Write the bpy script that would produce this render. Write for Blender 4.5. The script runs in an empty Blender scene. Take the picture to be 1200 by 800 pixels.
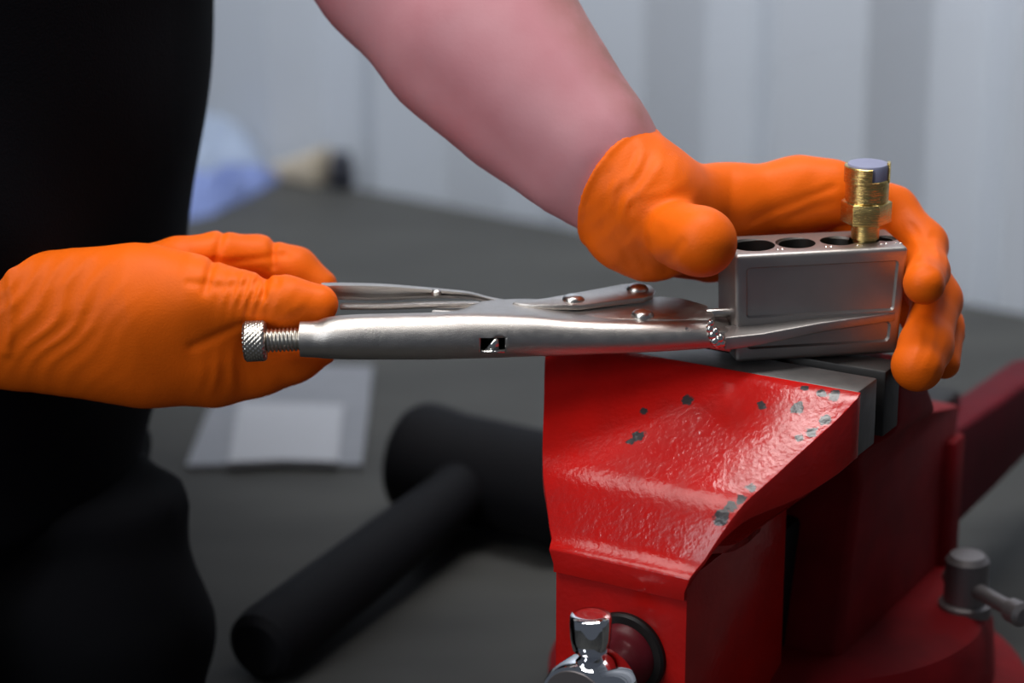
import bpy, bmesh, math, random
import numpy as np
from mathutils import Vector, Matrix
random.seed(3)
C = bpy.context.scene.collection
rad = math.radians

# ------------------------------------------------------------ camera, world, lights, exposure
PT = rad(18); ZT = .235; DIST = 1.2; FPX = 3000.0
CAM = np.array([0, -DIST*math.cos(PT), ZT+DIST*math.sin(PT)])
RT = np.array([1., 0, 0]); FW = np.array([0, math.cos(PT), -math.sin(PT)]); UP = np.array([0, math.sin(PT), math.cos(PT)])
cd = bpy.data.cameras.new('camera'); cam = bpy.data.objects.new('camera', cd); C.objects.link(cam)
cd.sensor_width = 36; cd.lens = FPX*36/1200; cd.clip_start = .05; cd.clip_end = 50
cam.location = CAM; cam.rotation_euler = (math.pi/2-PT, 0, 0)
cd.dof.use_dof = True; cd.dof.focus_distance = 1.195; cd.dof.aperture_fstop = 4.5
bpy.context.scene.camera = cam
sc = bpy.context.scene
sc.view_settings.view_transform = 'Standard'; sc.view_settings.look = 'None'
sc.view_settings.gamma = 1; sc.view_settings.use_curve_mapping = False
sc.view_settings.exposure = 0.0
wd = bpy.data.worlds.new('world'); sc.world = wd; wd.use_nodes = True
bg = wd.node_tree.nodes['Background']; bg.inputs[0].default_value = (.72, .82, 1, 1); bg.inputs[1].default_value = .10
def area(name, loc, target, sx, sy, power, col=(1, 1, 1)):
    l = bpy.data.lights.new(name, 'AREA'); l.shape = 'RECTANGLE'; l.size = sx; l.size_y = sy
    l.energy = power; l.color = col
    o = bpy.data.objects.new(name, l); C.objects.link(o); o.location = loc
    o.rotation_euler = (Vector(target)-Vector(loc)).to_track_quat('-Z', 'Y').to_euler()
    return o
area('key_light', (-.32, -.27, .88), (.08, .02, .2), .46, .32, 2.9, (1, .97, .94))
area('ceiling_light', (.10, .12, 1.30), (.12, .05, .2), .7, .22, 10.2, (1, .98, .96))
bl = area('bench_light', (-.42, .72, 1.55), (.26, 1.34, .3), 1.2, .35, 11, (.93, .96, 1)); bl.data.spread = rad(84)
area('window_light', (-1.5, -1.7, 1.15), (0, 0, .2), .5, 1.0, 15, (.90, .95, 1))

# ------------------------------------------------------------ coordinates
def at(px, py, Y):
    d = FW+RT*(px-600)/FPX-UP*(py-400)/FPX
    return CAM+d*((Y-CAM[1])/d[1])
def atz(px, py, z):
    d = FW+RT*(px-600)/FPX-UP*(py-400)/FPX
    return CAM+d*((z-CAM[2])/d[2])
def scale_at(p):
    return float(np.dot(np.array(p)-CAM, FW))/FPX
PSI = rad(30)
UU = np.array([math.cos(PSI), -math.sin(PSI), 0]); VV = np.array([math.sin(PSI), math.cos(PSI), 0])
VO = np.array([.0878, .0115, 0])
def VW(u, v, z): return VO+UU*u+VV*v+np.array([0, 0, z])

# ------------------------------------------------------------ materials
def lin(r, g, b):
    f = lambda c: (c/255/12.92) if c/255 <= .04045 else ((c/255+.055)/1.055)**2.4
    return (f(r), f(g), f(b), 1)
def mat(name, col, rough=.5, metal=0, bump=0, bscale=200, vary=0, vscale=30, col2=None, bdist=.001, rvary=0, coat=0, sheen=0, stretch=None, spec=.5):
    m = bpy.data.materials.new(name); m.use_nodes = True
    nt = m.node_tree; b = nt.nodes['Principled BSDF']
    b.inputs['Base Color'].default_value = col; b.inputs['Roughness'].default_value = rough; b.inputs['Metallic'].default_value = metal
    b.inputs['Specular IOR Level'].default_value = spec; b.inputs['Coat Weight'].default_value = coat; b.inputs['Sheen Weight'].default_value = sheen
    tc = nt.nodes.new('ShaderNodeTexCoord'); vec = tc.outputs['Object']
    if stretch:
        mp = nt.nodes.new('ShaderNodeMapping'); mp.inputs['Scale'].default_value = stretch
        nt.links.new(vec, mp.inputs[0]); vec = mp.outputs[0]
    if vary or rvary:
        n = nt.nodes.new('ShaderNodeTexNoise'); n.inputs['Scale'].default_value = vscale; n.inputs['Detail'].default_value = 5
        nt.links.new(vec, n.inputs['Vector'])
        if vary:
            r = nt.nodes.new('ShaderNodeMapRange'); r.inputs[1].default_value = .3; r.inputs[2].default_value = .7
            nt.links.new(n.outputs[0], r.inputs[0])
            mx = nt.nodes.new('ShaderNodeMix'); mx.data_type = 'RGBA'
            c2 = col2 or tuple(c*(1-vary) for c in col[:3])+(1,)
            mx.inputs[6].default_value = col; mx.inputs[7].default_value = c2
            nt.links.new(r.outputs[0], mx.inputs[0]); nt.links.new(mx.outputs[2], b.inputs['Base Color'])
        if rvary:
            r2 = nt.nodes.new('ShaderNodeMapRange'); r2.inputs[1].default_value = .3; r2.inputs[2].default_value = .7
            r2.inputs[3].default_value = max(0, rough-rvary); r2.inputs[4].default_value = min(1, rough+rvary)
            nt.links.new(n.outputs[0], r2.inputs[0]); nt.links.new(r2.outputs[0], b.inputs['Roughness'])
    if bump:
        n2 = nt.nodes.new('ShaderNodeTexNoise'); n2.inputs['Scale'].default_value = bscale; n2.inputs['Detail'].default_value = 3
        nt.links.new(vec, n2.inputs['Vector'])
        bp = nt.nodes.new('ShaderNodeBump'); bp.inputs['Strength'].default_value = bump; bp.inputs['Distance'].default_value = bdist
        nt.links.new(n2.outputs[0], bp.inputs['Height']); nt.links.new(bp.outputs[0], b.inputs['Normal'])
    return m

def chip_mask(m, chips, dark=(.035, .03, .032, 1), worn=None):
    """paint knocked off at given world spots: irregular patches of bare dark casting"""
    nt = m.node_tree; b = nt.nodes['Principled BSDF']
    geo = nt.nodes.new('ShaderNodeNewGeometry')
    nz = nt.nodes.new('ShaderNodeTexNoise'); nz.inputs['Scale'].default_value = 300; nz.inputs['Detail'].default_value = 3
    nt.links.new(geo.outputs['Position'], nz.inputs['Vector'])
    off = nt.nodes.new('ShaderNodeMath'); off.operation = 'MULTIPLY_ADD'; off.inputs[1].default_value = .006; off.inputs[2].default_value = -.003
    nt.links.new(nz.outputs[0], off.inputs[0])
    last = None
    for (p, r) in chips:
        d = nt.nodes.new('ShaderNodeVectorMath'); d.operation = 'DISTANCE'; d.inputs[1].default_value = tuple(p)
        nt.links.new(geo.outputs['Position'], d.inputs[0])
        s = nt.nodes.new('ShaderNodeMath'); s.operation = 'SUBTRACT'; s.inputs[0].default_value = r
        nt.links.new(d.outputs['Value'], s.inputs[1])
        if last is None: last = s
        else:
            k = nt.nodes.new('ShaderNodeMath'); k.operation = 'MAXIMUM'
            nt.links.new(last.outputs[0], k.inputs[0]); nt.links.new(s.outputs[0], k.inputs[1]); last = k
    add = nt.nodes.new('ShaderNodeMath'); add.operation = 'ADD'
    nt.links.new(last.outputs[0], add.inputs[0]); nt.links.new(off.outputs[0], add.inputs[1])
    g = nt.nodes.new('ShaderNodeMapRange'); g.inputs[1].default_value = 0; g.inputs[2].default_value = .0008
    nt.links.new(add.outputs[0], g.inputs[0])
    mx = nt.nodes.new('ShaderNodeMix'); mx.data_type = 'RGBA'; mx.inputs[7].default_value = dark
    src = b.inputs['Base Color']
    if src.is_linked: nt.links.new(src.links[0].from_socket, mx.inputs[6])
    else: mx.inputs[6].default_value = src.default_value
    nt.links.new(g.outputs[0], mx.inputs[0]); nt.links.new(mx.outputs[2], src)

M = {}
M['glove'] = mat('orange_nitrile', (.85, .135, .004, 1), .5, spec=.15, bump=.2, bscale=900, bdist=.0006, vary=.12, vscale=40)
M['skin'] = mat('skin', lin(190, 136, 143), .5, spec=.3, vary=.5, vscale=22, col2=lin(182, 117, 125), bump=.12, bscale=500, bdist=.0006)
nt_ = M['skin'].node_tree; b_ = nt_.nodes['Principled BSDF']        # brownish down on the back of the forearm
ge = nt_.nodes.new('ShaderNodeNewGeometry'); dp_ = nt_.nodes.new('ShaderNodeVectorMath'); dp_.operation = 'DOT_PRODUCT'; dp_.inputs[1].default_value = (.80, .05, .60)
nt_.links.new(ge.outputs['Normal'], dp_.inputs[0])
mr_ = nt_.nodes.new('ShaderNodeMapRange'); mr_.inputs[1].default_value = .45; mr_.inputs[2].default_value = 1.0; mr_.inputs[4].default_value = .75
nt_.links.new(dp_.outputs['Value'], mr_.inputs[0])
hn = nt_.nodes.new('ShaderNodeTexNoise'); hn.inputs['Scale'].default_value = 90; hn.inputs['Detail'].default_value = 6
tc_ = nt_.nodes.new('ShaderNodeTexCoord'); nt_.links.new(tc_.outputs['Object'], hn.inputs['Vector'])
mu_ = nt_.nodes.new('ShaderNodeMath'); mu_.operation = 'MULTIPLY'; mm_ = nt_.nodes.new('ShaderNodeMapRange'); mm_.inputs[1].default_value = .3; mm_.inputs[2].default_value = .6; mm_.inputs[3].default_value = .5
nt_.links.new(hn.outputs[0], mm_.inputs[0]); nt_.links.new(mr_.outputs[0], mu_.inputs[0]); nt_.links.new(mm_.outputs[0], mu_.inputs[1])
mx_ = nt_.nodes.new('ShaderNodeMix'); mx_.data_type = 'RGBA'; mx_.inputs[7].default_value = lin(140, 98, 84)
nt_.links.new(b_.inputs['Base Color'].links[0].from_socket, mx_.inputs[6]); nt_.links.new(mu_.outputs[0], mx_.inputs[0]); nt_.links.new(mx_.outputs[2], b_.inputs['Base Color'])
M['black_cloth'] = mat('black_cloth', (.0030, .0030, .0045, 1), .9, spec=.08, bump=.3, bscale=700, bdist=.0008)
M['trouser'] = mat('black_trouser', (.0030, .0030, .004, 1), .9, spec=.08, bump=.3, bscale=700, bdist=.0008)
M['nickel'] = mat('satin_nickel', (.52, .485, .455, 1), .34, 1, bump=.38, bscale=1900, bdist=.0004, rvary=.05, vscale=300)
M['nickel_plain'] = mat('smooth_nickel', (.60, .58, .55, 1), .28, 1)
M['block'] = mat('cast_steel_plated', (.46, .43, .41, 1), .46, 1, bump=.25, bscale=1500, bdist=.0003, vary=.1, vscale=60)
M['screw'] = mat('zinc_screw', (.60, .56, .50, 1), .28, 1)
M['weld'] = mat('bright_weld', (.75, .73, .70, 1), .18, 1, bump=.5, bscale=500, bdist=.001)
M['hole'] = mat('bored_steel', (.10, .095, .09, 1), .5, 1)
M['brass'] = mat('brass', (.72, .52, .19, 1), .24, 1, bump=.5, bscale=60, stretch=(1, 1, 60), bdist=.0005, rvary=.05, vscale=300)
M['plug'] = mat('lilac_grey_plastic', lin(132, 135, 162), .6)
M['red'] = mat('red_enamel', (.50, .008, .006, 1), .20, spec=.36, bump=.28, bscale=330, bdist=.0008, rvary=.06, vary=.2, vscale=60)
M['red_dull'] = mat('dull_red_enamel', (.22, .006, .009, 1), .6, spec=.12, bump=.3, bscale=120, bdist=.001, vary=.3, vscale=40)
M['jaw_steel'] = mat('dark_jaw_steel', (.20, .19, .185, 1), .5, .9, bump=.2, bscale=300, bdist=.0006, vary=.3, vscale=80)
M['shaded_steel'] = mat('shaded_jaw_steel', (.035, .033, .032, 1), .5, .6, bump=.2, bscale=300, bdist=.0005)  # jaw steel darkened: shade on the fixed plate is put into the colour
M['black_steel'] = mat('black_steel', (.012, .011, .011, 1), .5, .3)
M['chrome'] = mat('chrome', (.82, .82, .84, 1), .05, 1)
M['maroon'] = mat('maroon_enamel', (.12, .006, .012, 1), .4, spec=.3, bump=.2, bscale=200, bdist=.0006)
M['red_shaded'] = mat('shaded_red_enamel', (.11, .005, .011, 1), .65, spec=.1, bump=.3, bscale=120, vary=.3, vscale=40)  # vise red darkened for the rear arm, its shade painted into the colour
M['bolt'] = mat('grey_bolt', (.22, .20, .20, 1), .45, .8)
M['rubber'] = mat('black_rubber', (.0055, .0055, .007, 1), .7, spec=.12, bump=.2, bscale=300, bdist=.0008)
M['bench'] = mat('grey_bench_top', lin(69, 69, 67), .6, spec=.18, vary=.35, vscale=5, col2=lin(55, 55, 54), bump=.08, bscale=60, stretch=(1, 3, 1))
M['bench_leg'] = mat('bench_leg', lin(70, 72, 75), .5, .4)
M['wall'] = mat('pale_painted_metal', lin(175, 181, 190), .55, vary=.08, vscale=3)
M['floor'] = mat('concrete', lin(105, 104, 100), .85, vary=.3, vscale=4, bump=.2, bscale=40)
M['bag'] = mat('milky_plastic', lin(118, 120, 126), .45, spec=.3, vary=.1, vscale=30, bump=.2, bscale=40, bdist=.002)
M['paper'] = mat('white_paper', lin(150, 152, 158), .8)
M['blue'] = mat('blue_film', lin(112, 128, 178), .6, vary=.25, vscale=14)
M['pale_blue'] = mat('pale_blue_cloth', lin(170, 184, 204), .8, vary=.2, vscale=14)
M['tan'] = mat('tan_card', lin(190, 178, 158), .8, vary=.15, vscale=20)
M['dark'] = mat('dark_plastic', lin(40, 42, 52), .5)

# ------------------------------------------------------------ object helpers
def root(name, loc, label, cat, group=None):
    o = bpy.data.objects.new(name, None); C.objects.link(o); o.location = loc; o.empty_display_size = .02
    o['label'] = label; o['category'] = cat
    if group: o['group'] = group
    return o
def tag(o, label, cat, group=None):
    o['label'] = label; o['category'] = cat
    if group: o['group'] = group
    return o
def origin(o):
    v = Vector((0, 0, 0))
    while o is not None:
        v += o.location; o = o.parent
    return v
def from_data(name, verts, faces, m, parent=None, smooth=True, loc=None, kind=None, label=None):
    """verts are world coordinates; the object's own origin sits at loc (default: its parent's origin)"""
    po = origin(parent) if parent else Vector((0, 0, 0))
    l = Vector(loc) if loc is not None else po.copy()
    v = np.asarray(verts, float)-np.array(l)
    me = bpy.data.meshes.new(name); me.from_pydata(v.tolist(), [], [list(map(int, f)) for f in faces]); me.update()
    me.materials.append(m)
    o = bpy.data.objects.new(name, me); C.objects.link(o); o.location = l-po if parent else l
    if parent: o.parent = parent
    if smooth: me.polygons.foreach_set('use_smooth', [True]*len(me.polygons))
    if kind: o['kind'] = kind
    if label: o['label'] = label
    return o
def obj(name, bm, m, parent=None, smooth=True, loc=None, kind=None, label=None, sharp=35):
    bmesh.ops.recalc_face_normals(bm, faces=bm.faces)
    v = [tuple(x.co) for x in bm.verts]; bm.verts.index_update()
    f = [[x.index for x in p.verts] for p in bm.faces]
    sh = [e.calc_face_angle(0) > rad(sharp) for e in bm.edges]
    ev = {tuple(sorted((e.verts[0].index, e.verts[1].index))): s for e, s in zip(bm.edges, sh)}
    o = from_data(name, v, f, m, parent, smooth, loc, kind, label)
    if smooth:
        for e in o.data.edges:
            if ev.get(tuple(sorted(e.vertices)), False): e.use_edge_sharp = True
    bm.free(); return o
def apply_mods(o):
    dg = bpy.context.evaluated_depsgraph_get(); dg.update()
    me = bpy.data.meshes.new_from_object(o.evaluated_get(dg))
    old = o.data; o.modifiers.clear(); o.data = me; bpy.data.meshes.remove(old)
def cut(o, cutters):
    for c in cutters:
        md = o.modifiers.new('b', 'BOOLEAN'); md.operation = 'DIFFERENCE'; md.solver = 'EXACT'; md.object = c; md.material_mode = 'TRANSFER'
    apply_mods(o)
    for c in cutters: bpy.data.objects.remove(c)
def bevel(o, w, seg=3, ang=30):
    md = o.modifiers.new('b', 'BEVEL'); md.width = w; md.segments = seg; md.limit_method = 'ANGLE'; md.angle_limit = rad(ang)
    md.use_clamp_overlap = True
    apply_mods(o)
    me = o.data
    me.polygons.foreach_set('use_smooth', [True]*len(me.polygons))
    bm = bmesh.new(); bm.from_mesh(me)
    for e in bm.edges: e.smooth = e.calc_face_angle(0) < rad(40)
    bm.to_mesh(me); bm.free()
ID = lambda x, y, z: np.array([x, y, z])
def box(bm, W, x0, x1, y0, y1, z0, z1):
    vs = [bm.verts.new(W(x, y, z)) for x in (x0, x1) for y in (y0, y1) for z in (z0, z1)]
    for f in ((0, 1, 3, 2), (4, 6, 7, 5), (0, 4, 5, 1), (2, 3, 7, 6), (0, 2, 6, 4), (1, 5, 7, 3)):
        bm.faces.new([vs[i] for i in f])
def basis(ax):
    ax = np.array(ax, float); ax /= np.linalg.norm(ax)
    t = np.array([0, 0, 1.]) if abs(ax[2]) < .9 else np.array([1., 0, 0])
    e1 = np.cross(t, ax); e1 /= np.linalg.norm(e1); e2 = np.cross(ax, e1)
    return ax, e1, e2
def lathe(bm, o, ax, prof, n=40, cap=True, phase=0):
    """prof: list of (distance along axis, radius)"""
    ax, e1, e2 = basis(ax); o = np.array(o, float); rings = []
    for (h, r) in prof:
        rings.append([bm.verts.new(o+ax*h+(e1*math.cos(a)+e2*math.sin(a))*r) for a in (phase+2*math.pi*i/n for i in range(n))])
    for A, B in zip(rings, rings[1:]):
        for i in range(n): bm.faces.new((A[i], A[(i+1) % n], B[(i+1) % n], B[i]))
    if cap: bm.faces.new(rings[0]); bm.faces.new(rings[-1])
def loft(bm, secs, cap=True):
    rings = [[bm.verts.new(p) for p in s] for s in secs]; n = len(rings[0])
    for A, B in zip(rings, rings[1:]):
        for i in range(n): bm.faces.new((A[i], A[(i+1) % n], B[(i+1) % n], B[i]))
    if cap: bm.faces.new(rings[0]); bm.faces.new(rings[-1])
def spline(keys, n):
    """catmull-rom through rows of keys (first column = parameter)"""
    k = np.array(keys, float); t = k[:, 0]; out = []
    for s in np.linspace(t[0], t[-1], n):
        i = int(np.clip(np.searchsorted(t, s)-1, 0, len(t)-2)); h = t[i+1]-t[i]; x = (s-t[i])/h
        def tan(j):
            a, b = max(j-1, 0), min(j+1, len(t)-1)
            return (k[b]-k[a])/(t[b]-t[a])
        m0, m1 = tan(i)*h, tan(i+1)*h
        p = (2*x**3-3*x**2+1)*k[i]+(x**3-2*x**2+x)*m0+(-2*x**3+3*x**2)*k[i+1]+(x**3-x**2)*m1
        p[0] = s; out.append(p)
    return out
def prism(bm, W, pts, z0, z1):
    a = [bm.verts.new(W(x, y, z0)) for x, y in pts]; b = [bm.verts.new(W(x, y, z1)) for x, y in pts]
    n = len(pts)
    for i in range(n): bm.faces.new((a[i], a[(i+1) % n], b[(i+1) % n], b[i]))
    bm.faces.new(a); bm.faces.new(b)

# ------------------------------------------------------------ smooth bodies: distance fields meshed by surface nets
def smin(a, b, k):
    h = np.clip(.5+.5*(b-a)/k, 0, 1)
    return b+(a-b)*h-k*h*(1-h)
def cone_sd(P, a, b, ra, rb, ys=1.0):
    """round cone; ys > 1 flattens it along Y"""
    a = np.array(a, np.float32); b = np.array(b, np.float32); yc = a[1]
    X, Y, Z = P[0]-a[0], P[1]-a[1], P[2]-a[2]
    d = b-a
    if ys != 1: # flatten about the chain's own depth
        L2 = d[0]**2+d[2]**2+1e-12
        t = np.clip((X*d[0]+Z*d[2])/L2, 0, 1)
        yy = (Y-t*d[1])*ys
        return np.sqrt((X-t*d[0])**2+(Z-t*d[2])**2+yy**2)-(ra+(rb-ra)*t)
    t = np.clip((X*d[0]+Y*d[1]+Z*d[2])/(np.dot(d, d)+1e-12), 0, 1)
    return np.sqrt((X-t*d[0])**2+(Y-t*d[1])**2+(Z-t*d[2])**2)-(ra+(rb-ra)*t)
def grid(lo, hi, h):
    ax = [np.arange(lo[i], hi[i]+h, h, dtype=np.float32) for i in range(3)]
    return np.meshgrid(*ax, indexing='ij'), ax
def surface_nets(F, ax):
    nx, ny, nz = F.shape; S = F < 0; h = ax[0][1]-ax[0][0]
    acc = np.zeros((nx-1, ny-1, nz-1, 3), np.float32); cnt = np.zeros((nx-1, ny-1, nz-1), np.float32)
    sl = lambda o, ext: tuple(slice(o[i], o[i]+ext[i]) for i in range(3))
    E = (nx-1, ny-1, nz-1)
    for axis in range(3):
        o1, o2 = [i for i in range(3) if i != axis]
        for da in (0, 1):
            for db in (0, 1):
                o = [0, 0, 0]; o[o1] = da; o[o2] = db; p = list(o); p[axis] = 1
                a = F[sl(o, E)]; b = F[sl(p, E)]; cr = (a < 0) != (b < 0)
                t = np.where(cr, a/np.where(cr, a-b, 1), 0)
                for k in range(3):
                    acc[..., k] += np.where(cr, (t if k == axis else o[k]), 0)
                cnt += cr
    act = cnt > 0
    idx = -np.ones(E, np.int64); idx[act] = np.arange(act.sum())
    ijk = np.argwhere(act)
    v = (ijk+acc[act]/cnt[act][:, None])*h+np.array([a[0] for a in ax])
    faces = []
    for axis in range(3):
        o1, o2 = (axis+1) % 3, (axis+2) % 3
        ext = [0, 0, 0]; ext[axis] = F.shape[axis]-1; ext[o1] = F.shape[o1]-2; ext[o2] = F.shape[o2]-2
        o = [0, 0, 0]; o[o1] = 1; o[o2] = 1; p = list(o); p[axis] = 1
        a = S[sl(o, ext)]; b = S[sl(p, ext)]; cr = a != b
        c = np.argwhere(cr); flip = a[cr]
        q = []
        for da, db in ((0, 0), (1, 0), (1, 1), (0, 1)):
            cc = c.copy(); cc[:, o1] += da; cc[:, o2] += db
            q.append(idx[cc[:, 0], cc[:, 1], cc[:, 2]])
        q = np.stack(q, 1); q[~flip] = q[~flip][:, ::-1]
        faces.append(q)
    f = np.concatenate(faces); f = f[(f >= 0).all(1)]
    return v, f
def relax(v, f, it=2, w=.5):
    for _ in range(it):
        s = np.zeros_like(v); n = np.zeros(len(v))
        for i in range(4):
            for j in (1, 3):
                np.add.at(s, f[:, i], v[f[:, (i+j) % 4]]); np.add.at(n, f[:, i], 1)
        v = v*(1-w)+w*s/np.maximum(n, 1)[:, None]
    return v
def chain(P, pts, k=.006, ys=1.0, grow=0.0):
    """pts: (px, py, Y, r in px): a tapering limb through points seen at the pixel, at depth Y"""
    q = [(at(a, b, Y), r*scale_at(at(a, b, Y))+grow) for a, b, Y, r in pts]; out = None
    for (a, ra), (b, rb) in zip(q, q[1:]):
        d = cone_sd(P, a, b, ra, rb, ys)
        out = d if out is None else smin(out, d, k)
    return out
def segdist(P, a, b, Y):
    """distance in the XZ plane to the segment between two seen points at depth Y"""
    a = at(a[0], a[1], Y); b = at(b[0], b[1], Y); dx, dz = b[0]-a[0], b[2]-a[2]
    X, Z = P[0]-a[0], P[2]-a[2]
    t = np.clip((X*dx+Z*dz)/(dx*dx+dz*dz), 0, 1)
    return np.sqrt((X-t*dx)**2+(Z-t*dz)**2), t
def groove(F, P, pts, Y, amp, w, ymax):
    """shallow crease (amp > 0) or fold ridge (amp < 0) along a polyline on the side that faces -Y"""
    d = None
    for a, b in zip(pts, pts[1:]):
        e, _ = segdist(P, a, b, Y)
        d = e if d is None else np.minimum(d, e)
    return F+amp*np.exp(-(d/w)**2)*(P[1] < ymax)
def folds(F, P, c, Y, R, ang, wl, amp, seed=0, ymax=9):
    """a patch of parallel wrinkles about pixel c: ang is the direction the folds run in (degrees, picture plane)"""
    p = at(c[0], c[1], Y); X, Yv, Z = P[0]-p[0], P[1]-p[1], P[2]-p[2]
    a = rad(ang+90); s = X*math.cos(a)+Z*math.sin(a)
    al = X*math.cos(rad(ang))+Z*math.sin(rad(ang))
    warp = .22*wl*np.sin(al*150+seed)+.18*wl*np.sin(s*170+seed*2.1+al*90)
    g = np.exp(-((X*X+Yv*Yv*.5+Z*Z)/(R*R)))
    wv = np.sin(2*math.pi*(s+warp)/wl+seed)
    return F-amp*g*(np.maximum(wv, -.4)**1)*(P[1] < ymax)

# ------------------------------------------------------------ the setting
wa, wb = atz(435, 221, 0), atz(1200, 365, 0)
WD = (wb-wa)/np.linalg.norm(wb-wa); WN = np.array([WD[1], -WD[0], 0])    # WN points into the room (towards the camera)
if WN[1] > 0: WN = -WN
FLOOR = -.88
def WL(s, n, z): return wa+WD*s+WN*n+np.array([0, 0, z])
# corrugated wall: flats and flutes running up
period, flat, slope, depth = .213, .085, .040, .034
prof = []
s = -1.915
while s < 1.7:
    prof += [(s, 0), (s+flat, 0), (s+flat+slope, -depth), (s+flat+slope+(period-flat-2*slope), -depth)]
    s += period
bm = bmesh.new()
top = [[bm.verts.new(WL(a, n-.002, z)) for a, n in prof] for z in (FLOOR, 1.5)]
bk = [[bm.verts.new(WL(a, n-.006, z)) for a, n in prof] for z in (FLOOR, 1.5)]
for i in range(len(prof)-1):
    bm.faces.new((top[0][i], top[0][i+1], top[1][i+1], top[1][i]))
    bm.faces.new((bk[0][i], bk[1][i], bk[1][i+1], bk[0][i+1]))
o = obj('wall_back', bm, M['wall'], smooth=False, loc=WL(0, 0, FLOOR)); o['kind'] = 'structure'
bm = bmesh.new(); box(bm, ID, -2.5, 2.5, -1.8, 2.6, FLOOR-.1, FLOOR)
o = obj('floor', bm, M['floor'], smooth=False); o['kind'] = 'structure'

# ------------------------------------------------------------ work bench (long run along the wall, with a return that carries the vise)
bench = root('work_bench', (.25, .35, FLOOR), 'long grey work bench with a bare scuffed top standing against the corrugated wall', 'workbench')
A = WL(-1.5, .004, 0); B = WL(1.3, .004, 0)
pts = [A[:2], B[:2], VW(.62, -.095, 0)[:2], (VW(-.17, -.095, 0))[:2], (-.192, .16), (-.268, .58), (-.55, .76), (A+WN*.62)[:2]]
bm = bmesh.new(); prism(bm, ID, [tuple(p) for p in pts], -.04, 0)
o = obj('bench_top', bm, M['bench'], bench, smooth=False); bevel(o, .003, 2)
for p in ((.02, -.06), (.62, .42), (-.2, .56), (-.85, 1.4), (.1, .8)):
    bm = bmesh.new(); box(bm, ID, p[0]-.035, p[0]+.035, p[1]-.035, p[1]+.035, FLOOR, -.04)
    obj('leg', bm, M['bench_leg'], bench, smooth=False)

# ------------------------------------------------------------ bench vise
vise = root('bench_vise', tuple(VW(0, .12, 0)), 'red painted cast iron bench vise with chipped paint bolted to the grey bench', 'vise')
red = M['red']
keys = [(0, .082, .217, .187), (.0095, .0775, .2100, .182), (.028, .0675, .1975, .175), (.046, .058, .1855, .172), (.055, .0530, .1795, .170),
        (.061, .0490, .1725, .166), (.066, .0445, .1635, .160), (.0705, .0405, .1545, .152), (.0735, .0375, .1495, .1465)]
secs = []
def jaw_section(v, w, zt, zb, bw=.034, low=.135):
    w = max(w, bw+.0012); zl = min(zb-.006, max(low, zb-(w-bw)*.9))
    return [VW(-w, v, zt), VW(-w*.5, v, zt), VW(0, v, zt), VW(w*.5, v, zt), VW(w, v, zt), VW(w, v, zb), VW(bw, v, zl), VW(bw, v, zl-.004), VW(-bw, v, zl-.004), VW(-bw, v, zl), VW(-w, v, zb)]
for k in [(-.004, .082, .2188, .187)]+spline(keys, 26):
    secs.append(jaw_section(-k[0], *k[1:]))
# the rolled lip at the foot of the slope
for v, w, zt, zb in ((-.0762, .0368, .1478, .1460), (-.0780, .0363, .1464, .1452), (-.0783, .0361, .1456, .1448)):
    secs.append(jaw_section(v, w, zt, zb, low=.1425))
bm = bmesh.new(); loft(bm, secs)
# body under the jaw: front face, sides, rear
box(bm, VW, -.034, .034, -.0755, .034, .028, .1440)
o = obj('moving_jaw', bm, red, vise); bevel(o, .0022, 3, 38)
chips_px = [((846, 605), .0072), ((858, 594), .0050), ((868, 586), .0048), ((880, 572), .0040), ((748, 512), .0062), ((740, 517), .0046), ((806, 469), .0055), ((756, 482), .0046),
            ((934, 479), .0066), ((893, 475), .0042), ((950, 506), .0056), ((968, 492), .0052), ((938, 514), .0046), ((978, 463), .0052), ((962, 460), .0046), ((944, 456), .0034), ((662, 690), .0040)]
chips = []
for (px, py), r in chips_px:       # spots on the top slope, found on the jaw itself
    d = FW+RT*(px-600)/FPX-UP*(py-400)/FPX
    best = None
    for t in np.linspace(1.0, 1.35, 700):
        p = CAM+d*t; v = (p-VO)@VV
        zt = np.interp(-v, [k[0] for k in keys], [k[2] for k in keys]) if v <= 0 else .217
        if p[2] <= zt or v > 0: best = p; break
    if best is not None: chips.append((best, r*.60))
chip_mask(red, chips)
# moving jaw insert
def insert(name, v0, v1, m=None, lab='bare grey steel jaw plate'):
    bm = bmesh.new(); box(bm, VW, -.081, .081, v0, v1, .186, .219)
    o = obj(name, bm, m or M['jaw_steel'], vise, label=lab); bevel(o, .0012, 2); return o
insert('jaw_plate', .0035, .027)
insert('jaw_plate', .037, .056, M['shaded_steel'], 'fixed jaw plate with shade in its colour')
# serrated faces, visible in the gap as fine vertical teeth
# slide beam
bm = bmesh.new(); box(bm, VW, -.026, .026, .03, .30, .052, .122)
o = obj('slide_beam', bm, M['black_steel'], vise, label='black sliding beam'); bevel(o, .003, 2)
# fixed jaw, column and rear horn
bm = bmesh.new()
def ring(u, v0, v1, za, zb=None):
    zb = za if zb is None else zb
    return [VW(-u, v0, za), VW(u, v0, za), VW(u, v1, zb), VW(-u, v1, zb)]
loft(bm, [ring(.058, .052, .205, .03), ring(.056, .056, .205, .06), ring(.055, .068, .212, .11), ring(.055, .076, .220, .142), ring(.060, .057, .160, .166, .158), ring(.080, .056, .115, .182, .176), ring(.080, .056, .085, .212)])
o = obj('fixed_jaw', bm, M['red_dull'], vise, label='dull red fixed jaw and column'); bevel(o, .005, 3, 20)
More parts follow.
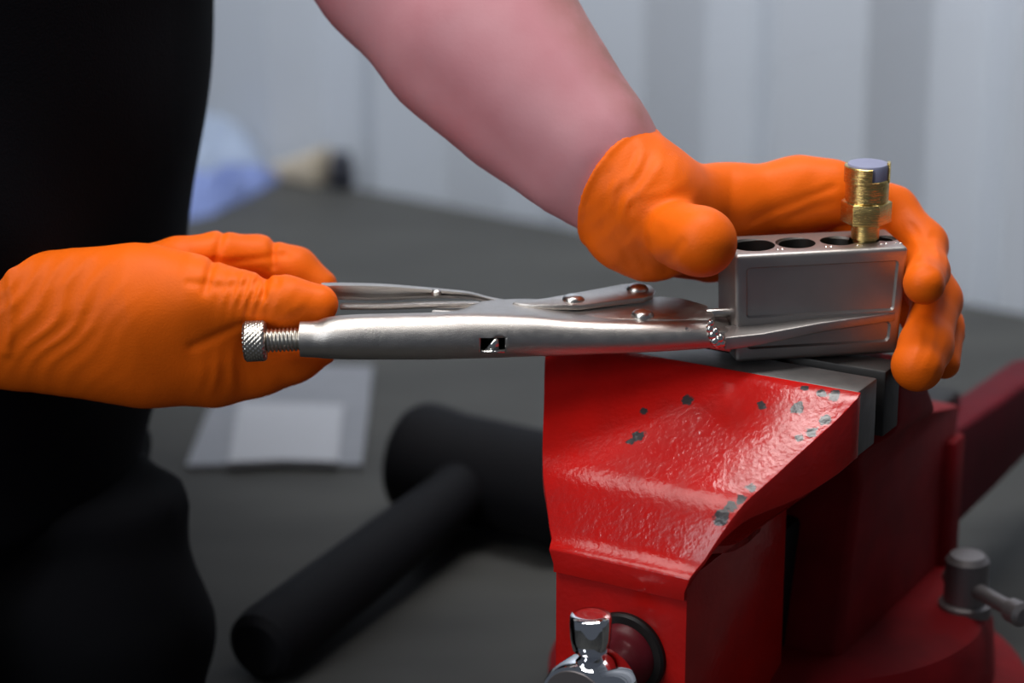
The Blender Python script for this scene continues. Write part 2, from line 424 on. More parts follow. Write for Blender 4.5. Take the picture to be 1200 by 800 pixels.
# arm running back from the column
bm = bmesh.new()
loft(bm, [[VW(.014, v, zt-.011), VW(.050, v, zt), VW(.050, v, zb), VW(.014, v, zb)] for v, zt, zb in ((.15, .126, .062), (.23, .1245, .0625), (.30, .120, .064), (.42, .114, .070))])
o = obj('rear_arm', bm, M['red_shaded'], vise, label='dull red arm at the rear'); bevel(o, .005, 3, 25)
# ribs on the column side
for u in (1, -1):
    bm = bmesh.new(); loft(bm, [[VW(u*.05, .188, .05), VW(u*.062, .190, .05), VW(u*.062, .208, .05), VW(u*.05, .210, .05)],
                                [VW(u*.05, .196, .128), VW(u*.060, .198, .128), VW(u*.060, .216, .128), VW(u*.05, .218, .128)]])
    o = obj('rib', bm, M['red_dull'], vise); bevel(o, .003, 2)
# swivel base
bm = bmesh.new(); lathe(bm, VW(0, .12, 0), (0, 0, 1), [(0, .128), (.014, .128), (.019, .122), (.021, .110), (.046, .108), (.054, .104), (.058, .094), (.058, .05)], 64)
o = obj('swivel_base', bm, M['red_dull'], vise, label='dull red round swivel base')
# swivel lock: boss, nut and lever
bp = VW(.088, .148, .058)
bm = bmesh.new(); lathe(bm, bp-np.array([0, 0, .004]), (0, 0, 1), [(0, .014), (.006, .014), (.007, .0115), (.030, .0115), (.033, .009), (.0335, .004)], 24)
lk = obj('lock_nut', bm, M['bolt'], vise, label='grey steel swivel lock nut')
bm = bmesh.new(); ld = at(1205, 728, -.02)-at(1137, 690, .02); ld = at(1200, 722, bp[1]-.045)-(bp+np.array([0, 0, .012])); L = np.linalg.norm(ld)
lathe(bm, bp+np.array([0, 0, .012]), ld, [(-.016, .0042), (0, .0042), (L-.012, .0042), (L-.011, .0062), (L-.002, .0066), (L, .004)], 20)
obj('lever', bm, M['bolt'], lk, label='small lock lever')
# spindle boss, spindle head and sliding handle bar with chrome knobs
sp = VW(.0035, -.0755, .101)
bm = bmesh.new(); lathe(bm, sp, -VV, [(-.002, .0205), (.002, .0205), (.0034, .0195), (.0036, .0160), (.0030, .0155)], 48)
obj('spindle_ring', bm, M['black_steel'], vise, label='black ring round the spindle')
bm = bmesh.new(); lathe(bm, sp, -VV, [(0, .0165), (.004, .0160), (.007, .0135), (.0085, .010), (.009, .006)], 48)
obj('spindle_boss', bm, M['maroon'], vise, label='dark maroon domed spindle boss')
sp2 = VW(.0035, -.0755, .0955)
bm = bmesh.new(); lathe(bm, sp2, -VV, [(.004, .0085), (.018, .0090), (.022, .0165), (.024, .0185), (.046, .0190), (.0485, .0178), (.049, .0165)], 48)
spd = obj('spindle', bm, M['chrome'], vise, label='bright chrome spindle head')
bm = bmesh.new(); lathe(bm, sp2-VV*.0492, -VV, [(0, .0163), (.0003, .0160)], 48)
obj('end_face', bm, M['bolt'], spd, label='dull grey end face')
hb = sp2-VV*.034
bm = bmesh.new(); lathe(bm, hb, (-.02, 0, 1), [(-.084, .0055), (.0185, .0055), (.0200, .0070), (.0215, .0084), (.027, .0094), (.033, .0096), (.0368, .0094), (.0378, .0090), (.0384, .0080), (.0385, .006), (.0384, .001)], 40)
hd = obj('handle_bar', bm, M['chrome'], vise, label='chrome sliding handle bar with a barrel knob')

# ------------------------------------------------------------ locking pliers with a welded bored block
BZ = .2203
pl = root('locking_pliers', tuple(at(600, 400, .012)), 'satin nickel locking pliers with a bored block for a jaw, lying across the red vise', 'pliers')
# fixed handle: a rounded channel, near side, widening into the side plate at the jaw end
def PX(px, py, Y): return at(px, py, Y)
YP = .004
hk = [  # px, py of the tube's top edge, py of its bottom edge, far Y of the plate, roundness
    (352, 376.5, 417.5, .0085), (372, 375.5, 418.5, .0090), (384, 371.5, 419.5, .0110), (410, 369, 420.5, .0130), (450, 368, 420.5, .0145), (500, 367, 420.5, .0165),
    (540, 366, 419.5, .0230), (580, 367, 418.5, .0330), (620, 369, 417, .0400), (660, 373, 416, .0420), (700, 375.5, 414.5, .0430),
    (740, 377, 413, .0430), (780, 377.5, 411, .0400), (812, 377, 409, .0330), (832, 378, 407.5, .0230)]
secs = []
for row in spline(hk, 70):
    px, yt, yb, yf = row
    c = at(px, (yt+yb)/2, YP); r = (yb-yt)/2*scale_at(c)/math.cos(PT)*.985
    cy0 = YP; x = c[0]; zc = c[2]
    pts = []
    n1 = 18
    for i in range(n1+1):      # near, rounded back: from top round the near side to the bottom
        a = math.pi/2+math.pi*i/n1
        pts.append((x, cy0+math.cos(a)*r*.92, zc+math.sin(a)*r))
    yy = max(yf, cy0+.0022)
    extra = max(0, yf-.0145)
    tube = []
    for i in range(1, n1):
        a = -math.pi/2+math.pi*i/n1
        tube.append((cy0+math.cos(a)*min(r*.92, yy-cy0), zc+math.sin(a)*r))
    # flat plate that runs away from the rounded back, listed from its underside up
    zt, zb = zc+r-extra*.10, zc-r+extra*.12
    q = [(cy0+(yy-cy0)*f, zb*f+(zc-r)*(1-f)) for f in (.15, .35, .55, .75, .9)]+[(yy, zb), (yy+.0006, zb+.002), (yy+.0006, (zt+zb)/2), (yy+.0006, zt-.0022), (yy, zt-.0006)]+[(cy0+(yy-cy0)*f, zt*f+(zc+r)*(1-f)) for f in (.95, .85, .7, .55, .4, .25, .12)]
    k = min(1, max(0, (yf-.0125)/.018)); k = k*k*(3-2*k)
    for (ya, za), (yb_, zb_) in zip(tube, q): pts.append((x, ya*(1-k)+yb_*k, za*(1-k)+zb_*k))
    secs.append(pts)
bm = bmesh.new(); loft(bm, secs)
body = obj('fixed_handle', bm, M['nickel'], pl, sharp=50, label='tubular lower handle with wide side plate')
# square window punched in the handle
def boxcut(W, *a):
    bm = bmesh.new(); box(bm, W, *a); return obj('c', bm, M['hole'])
w0 = at(577, 399.5, 0)
slot = boxcut(ID, w0[0]-.0055, w0[0]+.0060, -.03, .0035, w0[2]-.0034, w0[2]+.0034)
cut(body, [slot])
bm = bmesh.new(); box(bm, ID, w0[0]-.0050, w0[0]+.0055, .0026, .0036, w0[2]-.0032, w0[2]+.0032)
obj('slot_back', bm, M['hole'], pl, label='dark inside of the punched slot')
bm = bmesh.new(); prism(bm, lambda x, y, z: np.array([w0[0]+x, z, w0[2]+y]), [(-.0038, -.0032), (.0030, -.0032), (.0030, .0030), (.0012, .0030)], -.0055, .002)
obj('spring_tang', bm, M['weld'], pl, label='bright spring end in the slot')
bm = bmesh.new(); prism(bm, lambda x, y, z: np.array([w0[0]+x, z, w0[2]+y]), [(-.0052, -.0036), (.0056, -.0036), (.0058, -.0028), (-.005, -.0028)], -.0068, .002)
obj('slot_lip', bm, M['weld'], pl)
# adjusting screw: threaded rod and knurled head
ax = at(352, 397, YP)-at(300, 399, YP); ax /= np.linalg.norm(ax)
s0 = at(312, 399, YP); L = float(np.linalg.norm(at(358, 397, YP)-s0)); tp = []
nth = 10; p_ = L/nth
for i in range(nth):
    tp += [(i*p_+p_*.05, .0046), (i*p_+p_*.40, .0056), (i*p_+p_*.60, .0056), (i*p_+p_*.95, .0046)]
bm = bmesh.new(); lathe(bm, s0, ax, tp, 32); scr = obj('adjusting_screw', bm, M['screw'], pl, sharp=60, label='threaded zinc adjusting screw')
h0 = at(286, 400, YP); HL = float(np.linalg.norm(at(312, 399, YP)-h0)); n = 96; nl = 26; rings = []
bm = bmesh.new(); a_, e1, e2 = basis(ax)
for j in range(nl+1):
    h = HL*j/nl; ring = []
    for i in range(n):
        th = 2*math.pi*i/n; r0 = .0097
        k1 = (th*24/(2*math.pi)+h/.0025) % 1; k2 = (th*24/(2*math.pi)-h/.0025) % 1
        kn = min(abs(k1-.5), abs(k2-.5))*2      # 0 in the cuts
        r = r0+.0009*(min(1, kn*1.6)-1)
        e = min(h, HL-h); r -= max(0, .0012-e)*.8
        ring.append(bm.verts.new(h0+a_*h+(e1*math.cos(th)+e2*math.sin(th))*r))
    rings.append(ring)
for A_, B_ in zip(rings, rings[1:]):
    for i in range(n): bm.faces.new((A_[i], A_[(i+1) % n], B_[(i+1) % n], B_[i]))
bm.faces.new(rings[0]); bm.faces.new(rings[-1])
obj('knurled_head', bm, M['screw'], scr, sharp=80, label='diamond knurled screw head')
# lever handle: a pressed channel open towards the fixed handle
def sheet(name, top, bot, Yt, Yb, Yback, th0, m, label=None, n=50):
    """channel: upper flange edge and lower flange edge (pixel polylines), each at a near depth, joined by a web at Yback"""
    T = spline(top, n); Bt = spline(bot, n); secs = []
    for a, b in zip(T, Bt):
        f = (a[0]-top[0][0])/(top[-1][0]-top[0][0])
        yb = Yback[0]*(1-f)+Yback[1]*f
        p1 = at(a[0], a[1], Yt); p2 = at(b[0], b[1], Yb)
        x = p1[0]; z1, z2 = p1[2], p2[2]; th = min(th0, (z1-z2)*.4)
        rr = min(.003, (z1-z2)*.4)
        secs.append([(x, Yt, z1), (x, yb-.003, z1+.0001), (x, yb-.0008, z1-.0004), (x, yb, z1-rr), (x, yb, z2+rr), (x, yb-.0008, z2+.0004), (x, yb-.003, z2), (x, Yb, z2),
                     (x, Yb, z2+th), (x, yb-.004, z2+th), (x, yb-th, z2+th*1.1), (x, yb-th, z1-th*1.1), (x, yb-.004, z1-th), (x, Yt, z1-th)])
    bm = bmesh.new(); loft(bm, secs); return obj(name, bm, m, pl, sharp=45, label=label)
sheet('lever_handle', [(376, 335), (400, 334.5), (450, 335.5), (500, 339), (530, 341.5), (552, 344), (575, 350), (600, 354.5)],
      [(376, 349.5), (400, 351), (450, 352), (500, 350), (530, 349.5), (552, 350.5), (575, 354), (600, 357.5)], (.0335), .0325, (.041, .038), .0013, M['nickel'], 'pressed channel lever handle')
# release lever, in the channel under it
secs = []
for px, py in [(398, 361), (420, 361), (450, 361), (500, 359), (545, 358.5), (562, 359)]:
    p = at(px, py, .022); w = .0016
    secs.append([(p[0], .0235, p[2]+.001), (p[0], .028, p[2]+.001), (p[0], .028, p[2]-.0016), (p[0], .0235, p[2]-.0016)])
bm = bmesh.new(); loft(bm, secs); o = obj('release_lever', bm, M['nickel'], pl, label='narrow release lever'); bevel(o, .0007, 2)
# top plate between handle and jaw, and the link with its rivets
def plate(name, pts, Zf, th, m, lab=None, bw=.0008):
    """flat plate on a near-level surface: pixel outline at height z"""
    q = [atz(px, py, Zf)[:2] for px, py in pts]
    bm = bmesh.new(); prism(bm, ID, [tuple(p) for p in q], Zf-th, Zf)
    o = obj(name, bm, m, pl, label=lab); bevel(o, bw, 2); return o
ZPL = at(700, 376, YP)[2]
plate('side_plate', [(505, 362.5), (548, 357), (600, 351.5), (655, 349), (690, 348), (735, 349), (775, 347), (800, 349), (828, 357), (838, 369), (832, 374), (760, 374), (640, 371), (560, 366)], ZPL-.0004, .004, M['nickel'], 'upper side plate')
plate('link_plate', [(600, 353.5), (640, 348.5), (690, 339.5), (728, 332.5), (748, 331), (762, 333.5), (768, 339), (765, 345), (754, 348.5), (735, 350), (700, 354.5), (680, 357), (655, 357), (620, 356.5)], ZPL+.0030, .0028, M['nickel'], 'toggle link with rounded end')
for px, py, zz in ((672, 351, ZPL+.0030), (747, 338.5, ZPL+.0030), (753, 369, ZPL)):
    p = atz(px, py, zz)
    bm = bmesh.new(); lathe(bm, p, (0, 0, 1), [(-.002, .0054), (0, .0054), (.0009, .0052), (.0017, .0045), (.0023, .0032), (.0026, .0016), (.0027, .0003)], 28)
    obj('rivet', bm, M['nickel_plain'], pl)
p = at(511, 338, .034); bm = bmesh.new(); lathe(bm, p, (0, 0, 1), [(-.003, .0026), (-.0012, .0026), (-.0005, .0020), (-.0002, .001)], 20); obj('rivet', bm, M['nickel_plain'], pl)
# the block
b0 = atz(862, 425, BZ); b1 = atz(1046, 414.5, BZ); ba = math.atan2(*(b1-b0)[1::-1]); bl = .0803
ex, ey = np.array([math.cos(ba), math.sin(ba), 0]), np.array([-math.sin(ba), math.cos(ba), 0])
def BW(x, y, z): return b0+ex*x+ey*y+np.array([0, 0, z])+ex*(z*.085*(2*x/bl-1) if False else z*(-.03 if x < bl/2 else .055))
BH, BT = .0530, .034
bm = bmesh.new(); box(bm, BW, 0, bl, 0, BT, 0, BH)
blk = obj('jaw_block', bm, M['block'], pl, label='plated steel block with five bored holes and recessed panels')
bevel(blk, .0022, 4)
cutters = []
holes = [(.0126, .0100), (.0338, .0088), (.0508, .0074), (.0638, .0064), (.0748, .0044)]
for x, r in holes:
    bm = bmesh.new(); lathe(bm, BW(x, .0165, BH-.030), (0, 0, 1), [(0, r), (.032, r)], 40); cutters.append(obj('c', bm, M['hole']))
    bm = bmesh.new(); lathe(bm, BW(x, .0165, BH-.0009), (0, 0, 1), [(0, r), (.0014, r+.0012)], 40); cutters.append(obj('c', bm, M['hole']))
def rrect(x0, x1, z0, z1, r, n=5):
    out = []
    for cx, cz, a0 in ((x1-r, z1-r, 0), (x0+r, z1-r, 90), (x0+r, z0+r, 180), (x1-r, z0+r, 270)):
        for i in range(n+1):
            a = rad(a0+90*i/n); out.append((cx+r*math.cos(a), cz+r*math.sin(a)))
    return out
def panelcut(x0, x1, z0, z1, r):
    bm = bmesh.new(); q = rrect(x0, x1, z0, z1, r); d = .0014
    q2 = rrect(x0+d*.8, x1-d*.8, z0+d*.8, z1-d*.8, max(r-d*.8, .0004))
    loft(bm, [[BW(x, -.004, z) for x, z in rrect(x0-.002, x1+.002, z0-.002, z1+.002, r+.002)], [BW(x, -.0004, z) for x, z in q], [BW(x, d, z) for x, z in q2]])
    return obj('c', bm, M['block'])
cutters.append(panelcut(.0050, .0764, .0215, .0470, .0022)); cutters.append(panelcut(.0050, .0756, .0060, .0168, .0028))
cut(blk, cutters)
blk.data.polygons.foreach_set('use_smooth', [True]*len(blk.data.polygons))
bm = bmesh.new(); bm.from_mesh(blk.data)
for e in bm.edges: e.smooth = e.calc_face_angle(0) < rad(28)
bm.to_mesh(blk.data); bm.free()
for x, r in holes:
    bm = bmesh.new(); lathe(bm, BW(x, .0165, BH-.0296), (0, 0, 1), [(0, r*.96), (.0006, r*.96)], 24); obj('hole_bottom', bm, M['hole'], blk)
for x in (.0236, .0430, .0585, .0700, .0774):
    for dx in (-.0012, .0012):
        bm = bmesh.new(); lathe(bm, BW(x+dx, .0065+abs(dx)*.5, BH-.0003), (0, 0, 1), [(0, .0009), (.0004, .0008), (.0007, .0004)], 10); obj('stamped_dot', bm, M['weld'], blk)
# wedge gusset: the plate that carries the block
bm = bmesh.new()
zt0, zt1 = .0165, .0205
loft(bm, [[BW(-.0085, -.0125, .0080+.0025), BW(-.0085, -.0125, .0145+.0025), BW(-.0060, .004, .0150+.0025), BW(-.0060, .004, .0080+.0025)],
          [BW(.010, -.0105, .0092+.0025), BW(.010, -.0105, .0147+.0025), BW(.010, .003, .0160+.0028), BW(.010, .003, .0092+.0025)],
          [BW(.040, -.0060, .0122+.0025), BW(.040, -.0060, .0170+.0025), BW(.040, .002, .0178+.0025), BW(.040, .002, .0122+.0025)],
          [BW(.0770, -.0004, .0165), BW(.0770, -.0004, .0208), BW(.0770, .001, .0210), BW(.0770, .001, .0165)]])
o = obj('gusset', bm, M['block'], pl, label='tapering plate welded to the front of the block'); bevel(o, .0012, 3)
# jaw tongue from the side plate into the block, with a weld bead
bm = bmesh.new(); ja, jb = at(800, 380, .012), BW(-.001, .006, .014)
loft(bm, [[(ja[0], -.001, ja[2]-.006), (ja[0], .028, ja[2]-.006), (ja[0], .028, ja[2]+.003), (ja[0], -.001, ja[2]+.003)],
          [(jb[0], jb[1]-.012, jb[2]-.007), (jb[0], jb[1]+.024, jb[2]-.007), (jb[0], jb[1]+.024, jb[2]+.003), (jb[0], jb[1]-.012, jb[2]+.003)]])
o = obj('jaw_tongue', bm, M['nickel'], pl, label='jaw tongue joining plate and block'); bevel(o, .0012, 2)
bm = bmesh.new()
for px, py, r in ((838, 399, .0028), (835, 392, .0026), (832, 385, .0022), (843, 396, .0026), (841, 402, .0026), (833, 378, .0018), (838, 388, .0022), (846, 402, .002)):
    c = at(px, py, -.0035); bmesh.ops.create_icosphere(bm, subdivisions=2, radius=r, matrix=Matrix.Translation(Vector(c)))
o = obj('weld_bead', bm, M['weld'], pl, label='bright lumpy weld')
bm = bmesh.new(); pa, pb = BW(-.0115, .012, .0215), BW(.001, .012, .0215)
lathe(bm, pa, pb-pa, [(0, .0018), (.0004, .0022), (.0125, .0022)], 16); obj('stop_pin', bm, M['nickel_plain'], pl)

# ------------------------------------------------------------ brass fitting standing in the fourth hole
fx = BW(.0638, .0165, BH)
fit = root('brass_fitting', tuple(fx), 'turned brass hex fitting with a lilac-grey plastic plug standing in the steel block', 'fitting')
bm = bmesh.new(); lathe(bm, fx, (0, 0, 1), [(-.012, .0056), (.0002, .0058), (.0010, .0068), (.0080, .0068), (.0090, .0060), (.0091, .003)], 40)
obj('spigot', bm, M['brass'], fit)
bm = bmesh.new(); lathe(bm, fx, (0, 0, 1), [(.0085, .0105), (.0092, .0122), (.0190, .0122), (.0198, .0105)], 6, phase=rad(22)); o = obj('hex_nut', bm, M['brass'], fit, smooth=False); bevel(o, .0003, 2)
bm = bmesh.new(); lathe(bm, fx, (0, 0, 1), [(.0190, .0096), (.0198, .0104), (.0300, .0104), (.0305, .0098)], 48); obj('sleeve', bm, M['brass'], fit)
# slotted collar: arcs of wall round the plug
def collar(a0, a1, z0, z1, ri, ro, n=14, knurl=0):
    bm = bmesh.new(); secs = []
    for i in range(n+1):
        a = rad(a0+(a1-a0)*i/n); r = ro-(knurl if i % 2 else 0)
        secs.append([fx+np.array([math.cos(a)*q, math.sin(a)*q, z]) for q, z in ((ri, z0), (r, z0), (r, z1-.0004), (r-.0004, z1), (ri, z1))])
    loft(bm, secs); return bm
obj('collar', collar(150, 274, .0288, .0368, .0092, .0112, 40, .00012), M['brass'], fit, label='slotted brass collar')
obj('collar', collar(336, 362, .0288, .0385, .0092, .0108, 8), M['brass'], fit)
bm = bmesh.new(); lathe(bm, fx, (0, 0, 1), [(.0296, .0088), (.0300, .0099), (.0366, .0099), (.0376, .0094), (.0379, .0080), (.0379, .003)], 44)
obj('plug', bm, M['plug'], fit, label='lilac-grey plastic plug')

# ------------------------------------------------------------ mallet behind the vise
ma, mb = atz(478, 535, .037), atz(720, 590, .037)
mal = root('rubber_mallet', (float(ma[0]), float(ma[1]), 0), 'black rubber mallet lying on the grey bench behind the red vise', 'mallet')
d = mb-ma; L = .135
bm = bmesh.new(); lathe(bm, ma, d, [(0, .020), (.001, .029), (.004, .034), (.009, .0365), (.014, .037), (.036, .0345), (L-.036, .0345), (L-.014, .037), (L-.009, .0365), (L-.004, .034), (L-.001, .029), (L, .020)], 48)
obj('head', bm, M['rubber'], mal)
dn = d/np.linalg.norm(d); hm = ma+dn*(L*.42)
he = atz(300, 762, .021); dh = he-hm; HLn = np.linalg.norm(dh)
bm = bmesh.new(); lathe(bm, hm, dh, [(0, .018), (.034, .0190), (.040, .0180), (HLn*.5, .0195), (HLn*.8, .0205), (HLn-.012, .0210), (HLn-.004, .0195), (HLn, .0150)], 36)
obj('handle', bm, M['rubber'], mal)

# ------------------------------------------------------------ plastic packet with a white sheet
def flat(name, px, z0, z1, m, parent=None, n=1):
    q = [atz(a, b, z1)[:2] for a, b in px]
    bm = bmesh.new(); prism(bm, ID, [tuple(p) for p in q], z0, z1)
    return obj(name, bm, m, parent, smooth=False)
pc = atz(330, 490, 0)
pk = root('plastic_packet', (float(pc[0]), float(pc[1]), 0), 'flat milky plastic packet with a white sheet inside, lying on the bench beside the mallet', 'packet')
flat('pouch', [(268, 425), (437, 428), (432, 480), (424, 544), (320, 541), (218, 545), (240, 490)], .0005, .004, M['bag'], pk)
flat('sheet', [(280, 470), (402, 474), (396, 540), (330, 538), (268, 541)], .004, .0075, M['paper'], pk)

# ------------------------------------------------------------ far end of the bench: blue film, cloth, card, dark pot
def lump(name, px, hgt, m, seed, label, cat):
    """a crumpled low heap: outline on the bench, domed and folded"""
    q = np.array([atz(a, b, 0)[:2] for a, b in px]); c = q.mean(0); rng = np.random.RandomState(seed)
    K = 6; n = len(q)*6; out = []
    t = np.linspace(0, len(q), n, endpoint=False); Q = np.array([q[int(a) % len(q)]*(1-a % 1)+q[(int(a)+1) % len(q)]*(a % 1) for a in t])
    bm = bmesh.new(); rings = []
    for k in range(K+1):
        f = 1-k/K*.96; h = hgt*(1-f**3)
        rings.append([bm.verts.new((c[0]+(p[0]-c[0])*f, c[1]+(p[1]-c[1])*f, .001+h*(1+.35*math.sin(i*.9+seed+k))*(1 if k else 0)+(.002 if k else 0))) for i, p in enumerate(Q)])
    for A_, B_ in zip(rings, rings[1:]):
        for i in range(n): bm.faces.new((A_[i], A_[(i+1) % n], B_[(i+1) % n], B_[i]))
    bm.faces.new(rings[0]); bm.faces.new(rings[-1])
    o = obj(name, bm, m, loc=(c[0], c[1], 0)); return tag(o, label, cat)
lump('blue_film', [(190, 266), (205, 212), (290, 206), (334, 208), (300, 228), (250, 252)], .016, M['blue'], 1, 'crumpled sheet of light blue plastic film at the far end of the bench', 'plastic film')
lump('rag', [(150, 204), (170, 190), (240, 188), (308, 199), (312, 203), (250, 203), (200, 206)], .040, M['pale_blue'], 4, 'pale blue-grey rag heaped behind the blue film by the wall', 'rag')
ca, cb_ = atz(326, 206, 0), atz(381, 216, 0); cdn = (cb_-ca)/np.linalg.norm(cb_-ca); cw = np.array([cdn[1], -cdn[0], 0]); cl = float(np.linalg.norm(cb_-ca))
def CW(x, y, z): return ca+cdn*x+cw*y+np.array([0, 0, z])
bm = bmesh.new(); loft(bm, [[CW(x, -.012, a), CW(x, .014, a), CW(x, .014, b), CW(x, -.012, b)] for x, a, b in ((0, .0005, .012), (cl*.3, .0005, .019), (cl*.6, .0005, .026), (cl, .0005, .036))])
o = obj('card_wedge', bm, M['tan'], loc=tuple(ca)); bevel(o, .003, 2); tag(o, 'folded tan card sloping up towards the small dark pot by the wall', 'card')
dp = atz(401, 220, 0)
bm = bmesh.new(); lathe(bm, dp, (0, 0, 1), [(.0005, .011), (.002, .012), (.024, .012), (.026, .009), (.033, .009), (.034, .008)], 28)
tag(obj('pot', bm, M['dark'], loc=tuple(dp)), 'small dark capped pot standing at the far edge of the bench', 'pot')

# ------------------------------------------------------------ the person
per = root('person', (-.33, .2, FLOOR), 'person in black T-shirt and orange rubber gloves holding the pliers and the steel block', 'person')
near_arm = [(-330, 372, .00, 100), (-190, 374, .014, 76), (-60, 376, .026, 54), (30, 378, .028, 48), (110, 381, .031, 48)]
far_arm = [(742, 234, .054, 46), (714, 207, .056, 54), (688, 178, .06, 76), (622, 110, .08, 95), (558, 36, .10, 112), (480, -60, .13, 118), (400, -160, .16, 108)]
def near_hand(P, g=0.0):
    P = (P[0], P[1]-.009, P[2]+.0029)
    F = chain(P, [(-160, 376, .020, 80), (30, 378, .022, 77), (100, 379, .024, 85), (165, 383, .026, 91), (225, 392, .026, 78)], .012, 1.55, g)
    F = smin(F, chain(P, [(170, 360, .024, 66), (225, 350, .020, 45), (275, 352, .017, 33), (330, 354, .013, 28.5), (371, 356, .013, 24)], .008, 1, g), .012)   # thumb
    F = smin(F, chain(P, [(190, 405, .028, 70), (250, 423, .031, 52), (300, 422, .031, 41), (345, 420, .032, 26), (379, 415, .034, 13)], .008, 1.5, g), .010)      # index, curled under
    F = smin(F, chain(P, [(150, 320, .040, 30), (205, 303, .050, 26), (255, 298, .058, 27.5), (300, 300, .062, 25), (345, 315, .062, 26), (374, 334, .058, 20)], .003, 1, g), .006)   # long finger behind the lever
    F = smin(F, chain(P, [(200, 395, .050, 34), (270, 398, .062, 24), (335, 392, .058, 19)], .005, 1, g), .006)
    F = smin(F, chain(P, [(200, 425, .052, 32), (265, 430, .064, 22), (312, 424, .060, 17)], .005, 1, g), .006)
    return F
def far_hand(P, g=0.0):
    F = chain(P, [(728, 214, .052, 66), (752, 238, .049, 66), (774, 258, .045, 62)], .012, 1.25, g)
    F = smin(F, chain(P, [(738, 268, .044, 50), (766, 280, .050, 44), (832, 290, .076, 42)], .01, 1.3, g), .012)
    F = smin(F, chain(P, [(772, 246, .048, 58), (850, 242, .070, 45), (938, 228, .075, 40), (978, 226, .073, 34)], .012, 1.15, g), .014)
    F = smin(F, chain(P, [(776, 271, .036, 32), (799, 277, .008, 35), (821, 283, -.006, 37), (824, 284, -.008, 36)], .008, 1, g), .006)      # thumb
    F = smin(F, chain(P, [(975, 224, .073, 34), (1046, 247, .078, 28), (1082, 287, .060, 27), (1087, 318, .034, 24), (1083, 332, .008, 25)], .005, 1, g), .006)      # index over the end of the block
    F = smin(F, chain(P, [(980, 244, .082, 32), (1075, 300, .070, 28), (1098, 352, .050, 28), (1085, 405, .016, 30), (1075, 428, .002, 31)], .005, 1, g), .0012)     # middle
    F = smin(F, chain(P, [(975, 256, .090, 30), (1080, 330, .076, 25), (1106, 385, .060, 24), (1107, 426, .034, 18)], .004, 1, g), .0012)        # ring
    F = smin(F, chain(P, [(950, 268, .096, 26), (1050, 335, .096, 20), (1085, 395, .082, 18), (1088, 420, .070, 15)], .004, 1, g), .004)       # little
    return F
# --- gloves
P, axs = grid((-.300, -.035, .170), (-.060, .095, .300), .00115)
F = near_hand(P)
F = folds(F, P, (52, 385), .0, .026, 52, .0085, .0011, 1.0)
F = folds(F, P, (95, 352), .0, .016, 40, .011, .0006, 2.0)
F = folds(F, P, (290, 348), .008, .012, 80, .0052, .0012, .3)
F = folds(F, P, (345, 362), .0, .008, 40, .0060, .0006, 1.3)
F = folds(F, P, (268, 448), .012, .012, 78, .0085, .0009, 2.2)
F = folds(F, P, (330, 440), .01, .010, 65, .0065, .0006, .7)
F = folds(F, P, (220, 322), .0, .010, 150, .0090, .0007, .9)
F = groove(F, P, [(222, 416), (250, 404), (284, 388)], .0, .0013, .0024, .05)
F = groove(F, P, [(2, 330), (10, 365), (4, 420)], .0, -.0020, .0026, .05)
F = groove(F, P, [(258, 276), (254, 296), (250, 315)], .05, .0016, .0018, .09)
F = groove(F, P, [(318, 284), (316, 300), (318, 320)], .05, .0018, .0016, .09)
F = groove(F, P, [(225, 320), (262, 326), (330, 322)], .03, .0010, .0016, .09)
v, f = surface_nets(F, axs); v = relax(v, f, 2, .4)
from_data('glove', v, f, M['glove'], per, loc=tuple(at(150, 380, .02)))
P, axs = grid((.005, -.040, .178), (.222, .115, .340), .00115)
F = far_hand(P)
wr = at(738, 226, .05); el = at(400, -160, .16); adir = (wr-el)/np.linalg.norm(wr-el)
# open cuff: the glove ends in a slanting rim round the wrist, flaring a little, with a rolled edge
cn = np.array([.72, -.60, -.37]); cn /= np.linalg.norm(cn)
cc = at(726, 211, .052)
s = (P[0]-cc[0])*cn[0]+(P[1]-cc[1])*cn[1]+(P[2]-cc[2])*cn[2]
F = smin(F, cone_sd(P, cc-cn*.006, cc+cn*.020, 0.0290, .0258, 1.0), .006)
F = F-.0012*np.exp(-((s-.0012)/.0016)**2)
F = folds(F, P, (735, 205), .02, .020, 62, .0110, .0005, .6)
F = folds(F, P, (722, 262), .02, .016, 55, .0075, .0004, 2.0)
F = folds(F, P, (765, 300), .02, .014, 120, .0080, .0003, 1.5)
F = folds(F, P, (775, 225), .02, .016, 30, .0120, .0003, .2)
F = folds(F, P, (935, 262), .03, .020, 28, .0095, .0005, .9)
F = folds(F, P, (1088, 305), .03, .010, 55, .0060, .0005, 1.0)
F = folds(F, P, (1060, 255), .03, .010, 100, .0075, .0003, 1.0)
F = folds(F, P, (1080, 395), .0, .012, 75, .0075, .0004, .4)
F = folds(F, P, (1100, 440), .0, .010, 70, .0065, .0003, .4)
for ln, a_, w_ in (([(792, 250), (772, 285), (782, 322)], .0006, .0016), ([(770, 248), (748, 292), (760, 326)], .0004, .0020), ([(752, 240), (728, 282), (738, 312)], .0004, .0018),
                   ([(745, 178), (724, 222), (722, 270)], .0006, .0018), ([(760, 186), (742, 214), (738, 238)], .0006, .0018), ([(715, 200), (706, 236), (708, 268)], .0004, .0016),
                   ([(888, 274), (935, 256), (985, 238)], .0008, .0017), ([(935, 272), (962, 262), (985, 256)], .0007, .0016),
                   ([(1078, 282), (1096, 300), (1100, 318)], .0006, .0013), ([(1070, 300), (1085, 296), (1102, 288)], .0005, .0012)):
    F = groove(F, P, ln, .03, a_, w_, .075)
F = np.maximum(F, -s)
v, f = surface_nets(F, axs); v = relax(v, f, 2, .4)
from_data('glove', v, f, M['glove'], per, loc=tuple(at(850, 240, .05)))
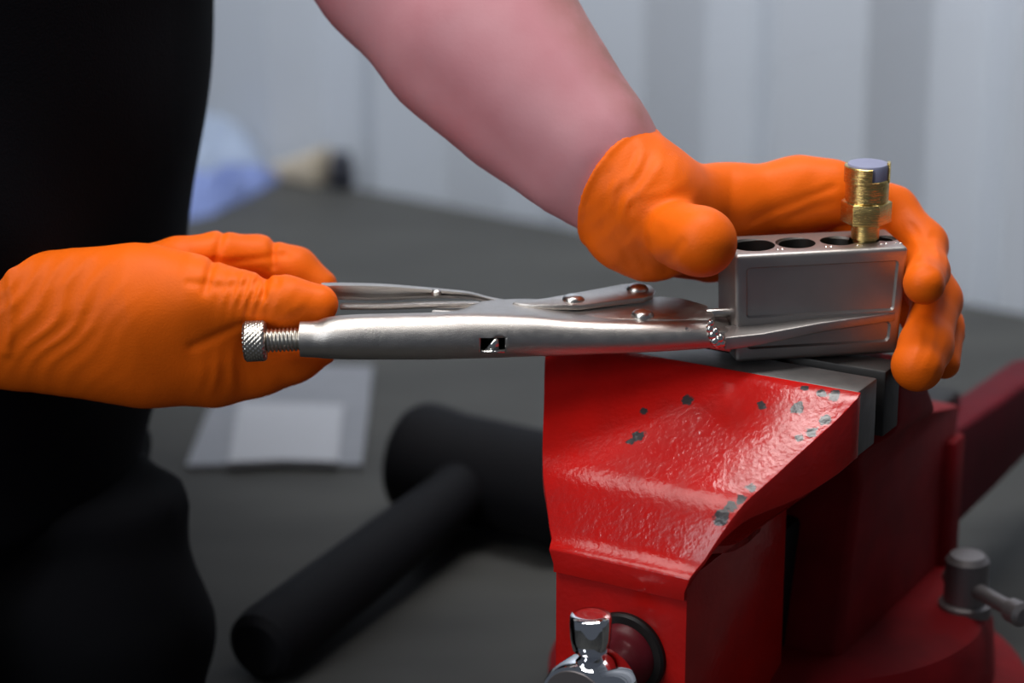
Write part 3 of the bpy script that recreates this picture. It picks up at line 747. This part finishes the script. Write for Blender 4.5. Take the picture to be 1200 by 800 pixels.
# --- body: one continuous skin surface, with arms and hands, inside the clothes
SHN, SHF = np.array([-.345, -.02, .60]), np.array([-.335, .40, .60])
def torso(P, g=0.0):
    F = cone_sd(P, (-.277, .19, .56), (-.333, .19, .30), .135+g, .150+g, 1/1.25)
    F = smin(F, cone_sd(P, (-.333, .19, .30), (-.362, .19, .11), .150+g, .146+g, 1/1.2), .03)
    F = smin(F, cone_sd(P, (-.335, .03, .60), (-.335, .35, .60), .075+g, .075+g), .06)
    return F
def legs(P, g=0.0):
    F = cone_sd(P, (-.412, .19, .06), (-.412, .19, .0), .160+g, .164+g, 1/1.15)
    for y in (.09, .29):
        F = smin(F, cone_sd(P, (-.412, y, -.02), (-.412, y, -.42), .105+g, .085+g), .05)
    return F
elN = at(-330, 372, .0)
P, axs = grid((-.60, -.16, -.20), (.235, .48, .80), .0055)
F = torso(P, -.014)
F = smin(F, legs(P, -.016), .03)
F = smin(F, cone_sd(P, (-.325, .19, .60), (-.285, .19, .78), .062, .055), .04)
nq = chain(P, near_arm, .02, 1.5)
nq = smin(nq, cone_sd(P, SHN, elN, .060, .048), .02)
fq = chain(P, far_arm, .02, 1.25)
elF = at(400, -160, .16)
fq = smin(fq, cone_sd(P, SHF, elF, .062, .050), .02)
F = smin(F, nq, .03); F = smin(F, fq, .03)
F = smin(F, near_hand(P, -.0032), .008); F = smin(F, np.maximum(far_hand(P, -.0032), -1), .008)
F = groove(F, P, [(500, 82), (580, 148), (650, 206), (696, 242)], .08, .0026, .0065, .12)
F = groove(F, P, [(640, 170), (680, 206), (706, 230)], .06, .0016, .006, .12)
v, f = surface_nets(F, axs); v = relax(v, f, 3, .5)
from_data('body', v, f, M['skin'], per)
# --- T-shirt
P, axs = grid((-.62, -.18, .02), (-.02, .50, .76), .0065)
F = torso(P, .012)
F = smin(F, cone_sd(P, SHN, SHN*.45+elN*.55, .074, .066), .03); F = smin(F, cone_sd(P, SHF, SHF*.5+elF*.5, .076, .070), .03)
F = F+.004*np.sin(P[2]*38+P[1]*25+2*np.sin(P[1]*18))*np.exp(-((P[2]-.18)/.2)**2)
F = np.maximum(F, .098-P[2]+.006*np.sin(P[1]*20))
F = np.maximum(F, P[2]-.69)
v, f = surface_nets(F, axs); v = relax(v, f, 2, .5)
from_data('t_shirt', v, f, M['black_cloth'], per)
# --- trousers
P, axs = grid((-.62, -.10, -.60), (-.10, .48, .16), .0065)
F = legs(P, .012)
F = smin(F, chain(P, [(60, 600, .15, 80), (122, 625, .12, 94), (135, 720, .10, 98), (140, 800, .09, 104)], .02, .9), .03)
F = smin(F, torso(P, .009), .02)
F = F+.004*np.sin(P[2]*70+P[1]*18)
F = np.maximum(F, P[2]-.115)
F = np.maximum(F, -.56-P[2])
v, f = surface_nets(F, axs); v = relax(v, f, 2, .5)
from_data('trousers', v, f, M['trouser'], per)
